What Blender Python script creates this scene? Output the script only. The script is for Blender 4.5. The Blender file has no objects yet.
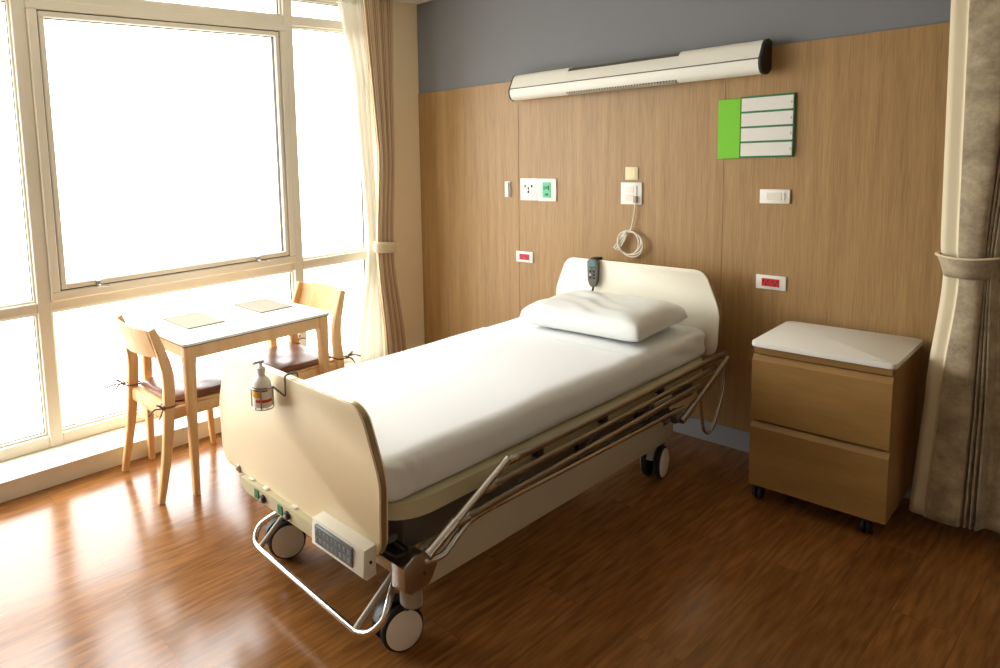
import bpy, bmesh, math, random
from mathutils import Vector, Matrix, noise
random.seed(7)
PI = math.pi
scene = bpy.context.scene
C = scene.collection

# ------------------------------------------------------------------ camera, world, light, exposure
RV = Vector((0.60023987, 0.79855656, -0.04493911)); UV_ = Vector((-0.06327287, 0.10341973, 0.99262324)); WV = Vector((-0.79731339, 0.59296862, -0.11260361))
cam_d = bpy.data.cameras.new('camera'); cam = bpy.data.objects.new('camera', cam_d); C.objects.link(cam)
m = Matrix.Identity(4)
for i in range(3):
    m[i][0] = RV[i]; m[i][1] = UV_[i]; m[i][2] = -WV[i]
m[2][3] = 1.6
cam.matrix_world = m
cam_d.sensor_width = 36.0; cam_d.sensor_fit = 'HORIZONTAL'
cam_d.lens = 671.6677*36.0/1000.0
cam_d.shift_x = (500-304.1737)/1000.0; cam_d.shift_y = (231.6603-334)/1000.0
cam_d.clip_start = 0.05
scene.camera = cam

world = bpy.data.worlds.new('world'); scene.world = world; world.use_nodes = True
bg = world.node_tree.nodes['Background']
wn = world.node_tree; wl = wn.links.new
wtc = wn.nodes.new('ShaderNodeTexCoord'); wsp = wn.nodes.new('ShaderNodeSeparateXYZ'); wl(wtc.outputs['Generated'], wsp.inputs[0])
wr = wn.nodes.new('ShaderNodeValToRGB'); wmr = wn.nodes.new('ShaderNodeMapRange'); wmr.inputs['From Min'].default_value = -1; wl(wsp.outputs[2], wmr.inputs['Value'])
wl(wmr.outputs[0], wr.inputs[0])
# overcast sky: bright overhead, bright haze at the horizon, paler ground
wr.color_ramp.elements[0].position = 0.0; wr.color_ramp.elements[0].color = (0.29, 0.29, 0.285, 1)
wr.color_ramp.elements[1].position = 1.0; wr.color_ramp.elements[1].color = (0.975, 0.985, 1.0, 1)
e = wr.color_ramp.elements.new(0.47); e.color = (0.41, 0.41, 0.405, 1)
e = wr.color_ramp.elements.new(0.53); e.color = (0.735, 0.735, 0.735, 1)
wl(wr.outputs[0], bg.inputs[0]); bg.inputs[1].default_value = 18.0
scene.view_settings.view_transform = 'Standard'; scene.view_settings.look = 'None'
scene.view_settings.gamma = 1.0; scene.view_settings.use_curve_mapping = False
scene.view_settings.exposure = -0.4

# the world's light entering through the window openings (portal, emits nothing by itself)
pl = bpy.data.lights.new('window_portal', 'AREA'); pl.shape = 'RECTANGLE'; pl.size = 4.15; pl.size_y = 2.55
pl.cycles.is_portal = True
po = bpy.data.objects.new('window_portal', pl); C.objects.link(po)
po.location = (-3.72, 1.27, 1.38); po.rotation_euler = Vector((1, 0, 0)).to_track_quat('-Z', 'Z').to_euler()

# ------------------------------------------------------------------ helpers
def wloc(o):
    v = Vector((0, 0, 0))
    while o is not None:
        v += o.location; o = o.parent
    return v

def obj(name, bm, mat, parent=None, smooth=True, ang=40):
    if parent is None:
        xs = [v.co for v in bm.verts]
        org = Vector(((min(c.x for c in xs)+max(c.x for c in xs))/2, (min(c.y for c in xs)+max(c.y for c in xs))/2, min(c.z for c in xs)))
    else:
        org = wloc(parent)
    bmesh.ops.recalc_face_normals(bm, faces=bm.faces)
    for v in bm.verts: v.co -= org
    me = bpy.data.meshes.new(name)
    if smooth:
        for f in bm.faces: f.smooth = True
        for e in bm.edges:
            if len(e.link_faces) == 2 and e.calc_face_angle(0) > math.radians(ang): e.smooth = False
    bm.to_mesh(me); bm.free()
    for mm in (mat if isinstance(mat, (list, tuple)) else [mat]): me.materials.append(mm)
    o = bpy.data.objects.new(name, me); C.objects.link(o)
    if parent is None: o.location = org
    else: o.parent = parent
    return o

def tag(o, label, cat, group=None):
    o['label'] = label; o['category'] = cat
    if group: o['group'] = group
    return o

def thing(name, label, cat, loc=(0, 0, 0), group=None):
    o = bpy.data.objects.new(name, None); C.objects.link(o); o.location = loc
    o.empty_display_size = 0.1
    return tag(o, label, cat, group)

def struct(name, bm, mat, parent=None, smooth=False):
    o = obj(name, bm, mat, parent, smooth)
    if parent is None: o['kind'] = 'structure'
    return o

def B(): return bmesh.new()

def box(bm, x0, x1, y0, y1, z0, z1, bev=0.0, seg=2, mi=0, rot=None, piv=None):
    g = bmesh.ops.create_cube(bm, size=1.0)
    vs = g['verts']
    for v in vs:
        v.co = Vector(((x0+x1)/2+v.co.x*(x1-x0), (y0+y1)/2+v.co.y*(y1-y0), (z0+z1)/2+v.co.z*(z1-z0)))
    fs = set(f for v in vs for f in v.link_faces)
    if bev > 0:
        es = list(set(e for v in vs for e in v.link_edges))
        r = bmesh.ops.bevel(bm, geom=es, offset=bev, segments=seg, affect='EDGES', profile=0.5)
        vs = list(set(v for f in r['faces'] for v in f.verts) | set(v for f in fs if f.is_valid for v in f.verts))
        fs = set(f for v in vs for f in v.link_faces)
    for f in fs:
        if f.is_valid: f.material_index = mi
    if rot is not None:
        p = Vector(piv) if piv is not None else Vector(((x0+x1)/2, (y0+y1)/2, (z0+z1)/2))
        bmesh.ops.rotate(bm, verts=vs, cent=p, matrix=rot)
    return vs

def ring_faces(bm, rings, closed_u=True, cap=True, mi=0):
    n = len(rings[0])
    for a, b in zip(rings[:-1], rings[1:]):
        for i in range(n if closed_u else n-1):
            f = bm.faces.new((a[i], a[(i+1) % n], b[(i+1) % n], b[i])); f.material_index = mi
    if cap:
        for r, fl in ((rings[0], True), (rings[-1], False)):
            try:
                f = bm.faces.new(list(reversed(r)) if fl else r); f.material_index = mi
            except ValueError: pass

def catmull(pts, n=6, closed=False):
    P = [Vector(p) for p in pts]; out = []
    L = len(P)
    rng = range(L) if closed else range(L-1)
    for i in rng:
        if closed: p0, p1, p2, p3 = P[(i-1) % L], P[i], P[(i+1) % L], P[(i+2) % L]
        else: p0, p1, p2, p3 = P[max(i-1, 0)], P[i], P[i+1], P[min(i+2, L-1)]
        for k in range(n):
            t = k/n
            out.append(0.5*((2*p1)+(-p0+p2)*t+(2*p0-5*p1+4*p2-p3)*t*t+(-p0+3*p1-3*p2+p3)*t**3))
    if not closed: out.append(P[-1])
    return out

def rounded_path(pts, rad, n=5):
    """polyline with corners rounded by quadratic arcs"""
    P = [Vector(p) for p in pts]; out = [P[0]]
    for i in range(1, len(P)-1):
        a, b, c = P[i-1], P[i], P[i+1]
        r = min(rad, (a-b).length*0.48, (c-b).length*0.48)
        s = b+(a-b).normalized()*r; e = b+(c-b).normalized()*r
        for k in range(n+1):
            t = k/n; out.append(s*(1-t)**2+b*2*t*(1-t)+e*t*t)
    out.append(P[-1]); return out

def tube(bm, pts, r, seg=12, closed=False, mi=0, flat=None):
    P = [Vector(p) for p in pts]; n = len(P); rings = []
    up = Vector((0, 0, 1)); T0 = None; N = None
    for i in range(n):
        if closed: T = (P[(i+1) % n]-P[i-1]).normalized()
        elif i == 0: T = (P[1]-P[0]).normalized()
        elif i == n-1: T = (P[-1]-P[-2]).normalized()
        else: T = ((P[i+1]-P[i]).normalized()+(P[i]-P[i-1]).normalized()).normalized()
        if N is None:
            N = T.cross(up)
            if N.length < 1e-3: N = T.cross(Vector((1, 0, 0)))
            N.normalize()
        else:
            N = (N-T*N.dot(T)).normalized()
        Bn = T.cross(N)
        rr = r[i] if isinstance(r, (list, tuple)) else r
        ra, rb = (rr, rr) if flat is None else (rr*flat[0], rr*flat[1])
        rings.append([bm.verts.new(P[i]+N*(math.cos(2*PI*k/seg)*ra)+Bn*(math.sin(2*PI*k/seg)*rb)) for k in range(seg)])
    if closed: rings.append(rings[0])
    ring_faces(bm, rings, True, not closed, mi)

def lathe(bm, prof, cen, axis=(0, 0, 1), seg=32, mi=0):
    """prof: list of (radius, height) along the axis"""
    A = Vector(axis).normalized(); q = Vector((0, 0, 1)).rotation_difference(A); cen = Vector(cen)
    rings = []
    for r, h in prof:
        rings.append([bm.verts.new(cen+q @ Vector((math.cos(2*PI*k/seg)*max(r, 1e-4), math.sin(2*PI*k/seg)*max(r, 1e-4), h))) for k in range(seg)])
    ring_faces(bm, rings, True, True, mi)

def prism(bm, poly, f0, f1, bev=0.0, seg=2, mi=0):
    """poly: 2D points; f0, f1 map (a,b) to the two end positions"""
    a = [bm.verts.new(f0(*p)) for p in poly]; b = [bm.verts.new(f1(*p)) for p in poly]
    n = len(poly); fs = [bm.faces.new(a), bm.faces.new(list(reversed(b)))]
    for i in range(n): fs.append(bm.faces.new((a[(i+1) % n], a[i], b[i], b[(i+1) % n])))
    for f in fs: f.material_index = mi
    if bev > 0:
        es = [e for f in fs[:2] for e in f.edges]
        bmesh.ops.bevel(bm, geom=es, offset=bev, segments=seg, affect='EDGES', profile=0.5)

def round_poly(pts, rads, n=6):
    """2D polygon with per-corner radius"""
    out = []; L = len(pts)
    for i in range(L):
        a, b, c = Vector(pts[i-1]), Vector(pts[i]), Vector(pts[(i+1) % L])
        r = rads[i] if isinstance(rads, (list, tuple)) else rads
        r = min(r, (a-b).length*0.49, (c-b).length*0.49)
        s = b+(a-b).normalized()*r; e = b+(c-b).normalized()*r
        if r <= 0: out.append(tuple(b)); continue
        for k in range(n+1):
            t = k/n; q = s*(1-t)**2+b*2*t*(1-t)+e*t*t; out.append((q.x, q.y))
    return out

def sweep_rect(bm, pts, dims, wdir=(1, 0, 0), rr=0.3, mi=0):
    """tapered wooden member: pts centre line, dims (w along wdir, d across) per point"""
    P = [Vector(p) for p in pts]; n = len(P); rings = []; Wd = Vector(wdir).normalized()
    for i in range(n):
        T = (P[min(i+1, n-1)]-P[max(i-1, 0)]).normalized()
        X = (Wd-T*Wd.dot(T)).normalized(); Yv = T.cross(X)
        w, d = dims[i]; r = min(w, d)*rr
        poly = round_poly([(-w/2, -d/2), (w/2, -d/2), (w/2, d/2), (-w/2, d/2)], r, 3)
        rings.append([bm.verts.new(P[i]+X*a+Yv*b) for a, b in poly])
    ring_faces(bm, rings, True, True, mi)

# ------------------------------------------------------------------ materials
def srgb(r, g, b):
    f = lambda c: (c/255/12.92) if c/255 <= 0.04045 else ((c/255+0.055)/1.055)**2.4
    return (f(r), f(g), f(b), 1)

def mat(name, col, rough=0.5, metal=0.0, bump=0.0, bscale=80, spec=0.5, var=0.0, vscale=8, coat=0.0, sheen=0.0, trans=0.0):
    mt = bpy.data.materials.new(name); mt.use_nodes = True; nt = mt.node_tree; p = nt.nodes['Principled BSDF']
    p.inputs['Base Color'].default_value = col; p.inputs['Roughness'].default_value = rough
    p.inputs['Metallic'].default_value = metal; p.inputs['Specular IOR Level'].default_value = spec
    p.inputs['Coat Weight'].default_value = coat; p.inputs['Sheen Weight'].default_value = sheen
    tc = nt.nodes.new('ShaderNodeTexCoord')
    nz = nt.nodes.new('ShaderNodeTexNoise'); nz.inputs['Scale'].default_value = bscale; nz.inputs['Detail'].default_value = 4
    nt.links.new(tc.outputs['Object'], nz.inputs['Vector'])
    if bump > 0:
        b = nt.nodes.new('ShaderNodeBump'); b.inputs['Strength'].default_value = bump; b.inputs['Distance'].default_value = 0.002
        nt.links.new(nz.outputs[0], b.inputs['Height']); nt.links.new(b.outputs[0], p.inputs['Normal'])
    if var > 0:
        n2 = nt.nodes.new('ShaderNodeTexNoise'); n2.inputs['Scale'].default_value = vscale; n2.inputs['Detail'].default_value = 5
        nt.links.new(tc.outputs['Object'], n2.inputs['Vector'])
        r = nt.nodes.new('ShaderNodeValToRGB'); r.color_ramp.elements[0].position = 0.35; r.color_ramp.elements[1].position = 0.65
        r.color_ramp.elements[0].color = tuple(c*(1-var) for c in col[:3])+(1,); r.color_ramp.elements[1].color = tuple(min(1, c*(1+var*0.5)) for c in col[:3])+(1,)
        nt.links.new(n2.outputs[0], r.inputs[0]); nt.links.new(r.outputs[0], p.inputs['Base Color'])
    return mt

def wood(name, dark, light, axis='Z', scale=14, stretch=0.06, rough=0.45, fine=0.35, coat=0.0, rings=True):
    """grain running along axis"""
    mt = bpy.data.materials.new(name); mt.use_nodes = True; nt = mt.node_tree; p = nt.nodes['Principled BSDF']
    p.inputs['Roughness'].default_value = rough; p.inputs['Coat Weight'].default_value = coat
    tc = nt.nodes.new('ShaderNodeTexCoord'); mp = nt.nodes.new('ShaderNodeMapping')
    s = {'X': (stretch, 1, 1), 'Y': (1, stretch, 1), 'Z': (1, 1, stretch)}[axis]
    mp.inputs['Scale'].default_value = s; nt.links.new(tc.outputs['Object'], mp.inputs['Vector'])
    n1 = nt.nodes.new('ShaderNodeTexNoise'); n1.inputs['Scale'].default_value = scale; n1.inputs['Detail'].default_value = 6; n1.inputs['Distortion'].default_value = 0.6 if rings else 0.1
    n2 = nt.nodes.new('ShaderNodeTexNoise'); n2.inputs['Scale'].default_value = scale*9; n2.inputs['Detail'].default_value = 3
    nt.links.new(mp.outputs[0], n1.inputs['Vector']); nt.links.new(mp.outputs[0], n2.inputs['Vector'])
    mx = nt.nodes.new('ShaderNodeMix'); mx.data_type = 'FLOAT'; mx.inputs[0].default_value = fine
    nt.links.new(n1.outputs[0], mx.inputs[2]); nt.links.new(n2.outputs[0], mx.inputs[3])
    r = nt.nodes.new('ShaderNodeValToRGB'); r.color_ramp.elements[0].position = 0.33; r.color_ramp.elements[1].position = 0.67
    r.color_ramp.elements[0].color = dark; r.color_ramp.elements[1].color = light
    nt.links.new(mx.outputs[0], r.inputs[0]); nt.links.new(r.outputs[0], p.inputs['Base Color'])
    b = nt.nodes.new('ShaderNodeBump'); b.inputs['Strength'].default_value = 0.06; b.inputs['Distance'].default_value = 0.001
    nt.links.new(mx.outputs[0], b.inputs['Height']); nt.links.new(b.outputs[0], p.inputs['Normal'])
    return mt

def floor_mat():
    mt = bpy.data.materials.new('laminate_floor'); mt.use_nodes = True; nt = mt.node_tree; p = nt.nodes['Principled BSDF']
    L = nt.links.new
    tc = nt.nodes.new('ShaderNodeTexCoord'); mp = nt.nodes.new('ShaderNodeMapping'); mp.inputs['Rotation'].default_value = (0, 0, PI/2)
    L(tc.outputs['Object'], mp.inputs['Vector'])
    bk = nt.nodes.new('ShaderNodeTexBrick'); bk.offset = 0.37; bk.squash = 1
    bk.inputs['Scale'].default_value = 1; bk.inputs['Brick Width'].default_value = 1.2; bk.inputs['Row Height'].default_value = 0.165
    bk.inputs['Mortar Size'].default_value = 0.0008; bk.inputs['Mortar Smooth'].default_value = 0.1; bk.inputs['Bias'].default_value = 0
    bk.inputs['Color1'].default_value = (0, 0, 0, 1); bk.inputs['Color2'].default_value = (1, 1, 1, 1); bk.inputs['Mortar'].default_value = (0.5, 0.5, 0.5, 1)
    L(mp.outputs[0], bk.inputs['Vector'])
    # grain, offset per plank
    mp2 = nt.nodes.new('ShaderNodeMapping'); mp2.inputs['Scale'].default_value = (1, 0.09, 1)
    ad = nt.nodes.new('ShaderNodeVectorMath'); ad.operation = 'MULTIPLY_ADD'
    ad.inputs[1].default_value = (7, 7, 7); L(bk.outputs['Color'], ad.inputs[0]); L(tc.outputs['Object'], ad.inputs[2])
    L(ad.outputs[0], mp2.inputs['Vector'])
    n1 = nt.nodes.new('ShaderNodeTexNoise'); n1.inputs['Scale'].default_value = 5.5; n1.inputs['Detail'].default_value = 2; n1.inputs['Distortion'].default_value = 0.5
    L(mp2.outputs[0], n1.inputs['Vector'])
    mul = nt.nodes.new('ShaderNodeMath'); mul.operation = 'MULTIPLY'; mul.inputs[1].default_value = 55; L(n1.outputs[0], mul.inputs[0])
    sn = nt.nodes.new('ShaderNodeMath'); sn.operation = 'SINE'; L(mul.outputs[0], sn.inputs[0])
    n2 = nt.nodes.new('ShaderNodeTexNoise'); n2.inputs['Scale'].default_value = 70; n2.inputs['Detail'].default_value = 4; L(mp2.outputs[0], n2.inputs['Vector'])
    m1 = nt.nodes.new('ShaderNodeMath'); m1.operation = 'MULTIPLY_ADD'; m1.inputs[1].default_value = 0.05; L(sn.outputs[0], m1.inputs[0]); L(n2.outputs[0], m1.inputs[2])
    r = nt.nodes.new('ShaderNodeValToRGB'); r.color_ramp.elements[0].position = 0.3; r.color_ramp.elements[1].position = 0.75
    r.color_ramp.elements[0].color = FLOOR_D; r.color_ramp.elements[1].color = FLOOR_L
    L(m1.outputs[0], r.inputs[0])
    sep = nt.nodes.new('ShaderNodeSeparateColor'); L(bk.outputs['Color'], sep.inputs[0])
    tone = nt.nodes.new('ShaderNodeMapRange'); tone.inputs['To Min'].default_value = 0.88; tone.inputs['To Max'].default_value = 1.08; L(sep.outputs[0], tone.inputs['Value'])
    vm = nt.nodes.new('ShaderNodeVectorMath'); vm.operation = 'SCALE'; L(r.outputs[0], vm.inputs[0]); L(tone.outputs[0], vm.inputs['Scale'])
    mx = nt.nodes.new('ShaderNodeMix'); mx.data_type = 'RGBA'; L(bk.outputs['Fac'], mx.inputs[0]); L(vm.outputs[0], mx.inputs[6]); mx.inputs[7].default_value = srgb(104, 62, 30)
    L(mx.outputs[2], p.inputs['Base Color'])
    p.inputs['Roughness'].default_value = 0.2
    rr = nt.nodes.new('ShaderNodeMapRange'); rr.inputs['To Min'].default_value = 0.16; rr.inputs['To Max'].default_value = 0.24
    L(n2.outputs[0], rr.inputs['Value']); L(rr.outputs[0], p.inputs['Roughness'])
    n3 = nt.nodes.new('ShaderNodeTexNoise'); n3.inputs['Scale'].default_value = 4; L(tc.outputs['Object'], n3.inputs['Vector'])
    sm = nt.nodes.new('ShaderNodeMath'); sm.operation = 'MULTIPLY_ADD'; sm.inputs[1].default_value = 3; L(n3.outputs[0], sm.inputs[0]); L(bk.outputs['Fac'], sm.inputs[2])
    b = nt.nodes.new('ShaderNodeBump'); b.inputs['Strength'].default_value = 0.12; b.inputs['Distance'].default_value = 0.001; b.invert = True
    L(sm.outputs[0], b.inputs['Height']); L(b.outputs[0], p.inputs['Normal'])
    return mt

def glass_mat():
    mt = bpy.data.materials.new('window_glass'); mt.use_nodes = True; nt = mt.node_tree
    for n in list(nt.nodes): nt.nodes.remove(n)
    o = nt.nodes.new('ShaderNodeOutputMaterial'); t = nt.nodes.new('ShaderNodeBsdfTransparent'); g = nt.nodes.new('ShaderNodeBsdfGlossy')
    t.inputs[0].default_value = (0.97, 0.98, 0.97, 1); g.inputs['Roughness'].default_value = 0.02
    mx = nt.nodes.new('ShaderNodeMixShader'); mx.inputs[0].default_value = 0.05
    nt.links.new(t.outputs[0], mx.inputs[1]); nt.links.new(g.outputs[0], mx.inputs[2]); nt.links.new(mx.outputs[0], o.inputs[0])
    return mt

def sheer_mat():
    mt = bpy.data.materials.new('sheer_fabric'); mt.use_nodes = True; nt = mt.node_tree
    for n in list(nt.nodes): nt.nodes.remove(n)
    o = nt.nodes.new('ShaderNodeOutputMaterial'); t = nt.nodes.new('ShaderNodeBsdfTransparent')
    d = nt.nodes.new('ShaderNodeBsdfDiffuse'); tr = nt.nodes.new('ShaderNodeBsdfTranslucent')
    d.inputs[0].default_value = (0.9, 0.88, 0.82, 1); tr.inputs[0].default_value = (0.95, 0.92, 0.85, 1)
    a = nt.nodes.new('ShaderNodeMixShader'); a.inputs[0].default_value = 0.6
    b = nt.nodes.new('ShaderNodeMixShader'); b.inputs[0].default_value = 0.75
    nt.links.new(d.outputs[0], a.inputs[1]); nt.links.new(tr.outputs[0], a.inputs[2])
    nt.links.new(t.outputs[0], b.inputs[1]); nt.links.new(a.outputs[0], b.inputs[2]); nt.links.new(b.outputs[0], o.inputs[0])
    return mt

def stripe_mat():
    """beige curtain cloth with woven vertical stripes (along UV v)"""
    mt = bpy.data.materials.new('striped_curtain_cloth'); mt.use_nodes = True; nt = mt.node_tree; p = nt.nodes['Principled BSDF']; L = nt.links.new
    uv = nt.nodes.new('ShaderNodeUVMap'); sp = nt.nodes.new('ShaderNodeSeparateXYZ'); L(uv.outputs[0], sp.inputs[0])
    m1 = nt.nodes.new('ShaderNodeMath'); m1.operation = 'MULTIPLY'; m1.inputs[1].default_value = 46*2*PI; L(sp.outputs[0], m1.inputs[0])
    s = nt.nodes.new('ShaderNodeMath'); s.operation = 'SINE'; L(m1.outputs[0], s.inputs[0])
    r = nt.nodes.new('ShaderNodeValToRGB'); r.color_ramp.elements[0].position = 0.0; r.color_ramp.elements[1].position = 0.45
    r.color_ramp.elements[0].color = srgb(186, 152, 114); r.color_ramp.elements[1].color = srgb(230, 210, 176)
    L(s.outputs[0], r.inputs[0]); L(r.outputs[0], p.inputs['Base Color'])
    p.inputs['Roughness'].default_value = 0.85
    return mt

def velvet_mat():
    mt = bpy.data.materials.new('mottled_curtain_cloth'); mt.use_nodes = True; nt = mt.node_tree; p = nt.nodes['Principled BSDF']; L = nt.links.new
    tc = nt.nodes.new('ShaderNodeTexCoord')
    n1 = nt.nodes.new('ShaderNodeTexNoise'); n1.inputs['Scale'].default_value = 11; n1.inputs['Detail'].default_value = 9; n1.inputs['Roughness'].default_value = 0.75
    L(tc.outputs['Object'], n1.inputs['Vector'])
    r = nt.nodes.new('ShaderNodeValToRGB'); r.color_ramp.elements[0].position = 0.35; r.color_ramp.elements[1].position = 0.68
    r.color_ramp.elements[0].color = srgb(128, 112, 88); r.color_ramp.elements[1].color = srgb(196, 178, 146)
    L(n1.outputs[0], r.inputs[0]); L(r.outputs[0], p.inputs['Base Color'])
    p.inputs['Roughness'].default_value = 0.65; p.inputs['Sheen Weight'].default_value = 0.3
    w = nt.nodes.new('ShaderNodeTexNoise'); w.inputs['Scale'].default_value = 300; L(tc.outputs['Object'], w.inputs['Vector'])
    b = nt.nodes.new('ShaderNodeBump'); b.inputs['Strength'].default_value = 0.3; b.inputs['Distance'].default_value = 0.001
    L(w.outputs[0], b.inputs['Height']); L(b.outputs[0], p.inputs['Normal'])
    return mt

FLOOR_D = srgb(118, 74, 34); FLOOR_L = srgb(158, 106, 54)
M = dict(
    floor=floor_mat(), glass=glass_mat(), sheer=sheer_mat(), stripe=stripe_mat(), velvet=velvet_mat(),
    panel=wood('oak_wall_panel', srgb(146, 111, 66), srgb(176, 141, 92), 'Z', 30, 0.03, 0.42, 0.55, rings=False),
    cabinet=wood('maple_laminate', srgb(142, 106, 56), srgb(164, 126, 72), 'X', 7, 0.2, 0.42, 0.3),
    beech=wood('beech', srgb(218, 172, 112), srgb(238, 196, 138), 'Z', 16, 0.08, 0.4, 0.3),
    cream=mat('cream_paint', srgb(244, 224, 186), 0.7, bump=0.05),
    ceil=mat('ceiling_paint', srgb(232, 226, 212), 0.85),
    taupe=mat('taupe_wall_paint', srgb(206, 200, 188), 0.8),
    grey=mat('grey_paint', srgb(126, 127, 131), 0.8, bump=0.05),
    skirt=mat('grey_blue_skirting', srgb(150, 152, 156), 0.5),
    frame=mat('cream_aluminium', srgb(236, 230, 214), 0.4, spec=0.4),
    gasket_gap_shade=mat('dark_gasket_gap_shade', srgb(60, 48, 36), 0.7),
    board=mat('bed_laminate_warm_lit', srgb(240, 222, 186), 0.38, spec=0.5),  # footboard copy of the bed laminate, warm bounce light put into its colour
    boardh=mat('bed_laminate_neutral_lit', srgb(238, 232, 214), 0.4),  # headboard copy of the same laminate, without the painted bounce tint
    chrome=mat('chrome', (0.66, 0.64, 0.61, 1), 0.22, 1.0),
    steel=mat('brushed_steel', (0.46, 0.44, 0.41, 1), 0.28, 1.0),
    bronze=mat('smoky_metal_edge', srgb(176, 156, 120), 0.25, 0.55),
    tray=mat('olive_cream_plastic', srgb(206, 197, 162), 0.5),
    beam=mat('beige_powder_coat', srgb(206, 194, 170), 0.45),
    dkgrey=mat('dark_grey_metal', srgb(96, 92, 84), 0.5),
    black=mat('black_plastic', srgb(24, 22, 21), 0.45),
    rubber=mat('black_rubber', srgb(22, 20, 19), 0.7),
    wheel=mat('pale_wheel_disc', srgb(232, 222, 206), 0.45),
    greyplast=mat('warm_grey_plastic', srgb(168, 160, 144), 0.45),
    sheet=mat('white_cotton', srgb(236, 238, 238), 0.85, bump=0.15, bscale=400, sheen=0.2),
    pillow=mat('white_vinyl', srgb(238, 242, 240), 0.38, spec=0.4),
    recess=mat('shadow_gap_laminate', srgb(120, 88, 50), 0.6),
    white=mat('white_plastic', srgb(240, 238, 230), 0.4),
    offwhite=mat('off_white_plastic', srgb(228, 222, 206), 0.45),
    table=mat('white_tabletop', srgb(244, 242, 236), 0.25),
    edge=mat('dark_table_edge', srgb(86, 62, 40), 0.5),
    leather=mat('brown_leather', srgb(122, 74, 48), 0.32, bump=0.2, bscale=200),
    mata=mat('beige_placemat', srgb(138, 130, 110), 0.7, bump=0.2, bscale=500),
    green=mat('green_label', srgb(30, 120, 74), 0.5),
    lime=mat('lime_panel', srgb(114, 200, 0), 0.4),
    dkgreen=mat('dark_green_frame', srgb(34, 122, 72), 0.45),
    slat=mat('white_name_slat', srgb(226, 224, 216), 0.5),
    mint=mat('mint_green_socket', srgb(92, 196, 150), 0.45),
    red=mat('red_socket', srgb(196, 34, 42), 0.4),
    hole=mat('socket_hole', srgb(30, 20, 18), 0.7),
    screen=mat('grey_key_panel', srgb(92, 100, 104), 0.35),
    key=mat('pale_key', srgb(176, 184, 184), 0.5),
    keygrey=mat('slate_key', srgb(122, 130, 132), 0.45),
    teal=mat('teal_key', srgb(70, 120, 124), 0.4),
    bottle=mat('translucent_bottle', srgb(248, 247, 242), 0.2),
    orange=mat('orange_label', srgb(240, 176, 20), 0.5),
    labelred=mat('red_label', srgb(214, 64, 34), 0.5),
    brown=mat('brown_label', srgb(150, 104, 54), 0.5),
    lamp=mat('lamp_housing_white', srgb(238, 236, 224), 0.4),
    note=mat('yellowed_plate', srgb(232, 218, 172), 0.5),
    cloth=mat('cream_curtain_lining', srgb(222, 208, 176), 0.8),
)

# ------------------------------------------------------------------ room
WX = -3.62      # room face of the window frames
BY = 3.704      # face of the panelled wall
CZ = 2.65
RX, FY = 2.4, -3.0
bm = B(); box(bm, -3.9, RX+.1, FY-.1, BY+.15, -.1, 0); fl = struct('floor', bm, M['floor'])
bm = B(); box(bm, -3.9, RX+.1, FY-.1, BY+.15, CZ, CZ+.1); struct('ceiling', bm, M['ceil'])
bm = B(); box(bm, -3.9, RX+.1, BY+.012, BY+.15, 0, CZ); struct('wall_back', bm, M['grey'])
bm = B(); box(bm, RX, RX+.1, FY-.1, BY+.012, 0, CZ); struct('wall_right', bm, M['taupe'])
bm = B(); box(bm, -3.9, RX, FY-.1, FY, 0, CZ); struct('wall_front', bm, M['taupe'])
bm = B(); box(bm, -3.9, -3.5, 3.33, BY+.012, 0, CZ, 0.004, 1); box(bm, -3.9, -3.5, FY, -.775, 0, CZ, 0.004, 1); struct('wall_left', bm, M['cream'])
# wood panelling sheets on the back wall
for k, (a, b) in enumerate(((-3.5, -2.6419), (-2.6401, -1.4404), (-1.4396, -0.2404), (-0.2396, 0.9596), (0.9604, 2.16), (2.161, RX))):
    bm = B(); box(bm, a, b, BY, BY+.0118, .112, 2.01, 0.001, 1)
    struct('trim_%d' % (k+1), bm, M['panel'])
bm = B(); box(bm, -3.5, RX, BY+.004, BY+.0118, 0, .107, 0.001, 1); struct('baseboard_back', bm, M['skirt'])
# service trunking below the windows: a low ledge
bm = B(); box(bm, -3.70, -3.382, -.775, BY+.004, 0, .088); box(bm, -3.70, -3.374, -.775, BY+.004, .090, .101, .002, 1)
struct('trim_7', bm, M['frame'])

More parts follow.
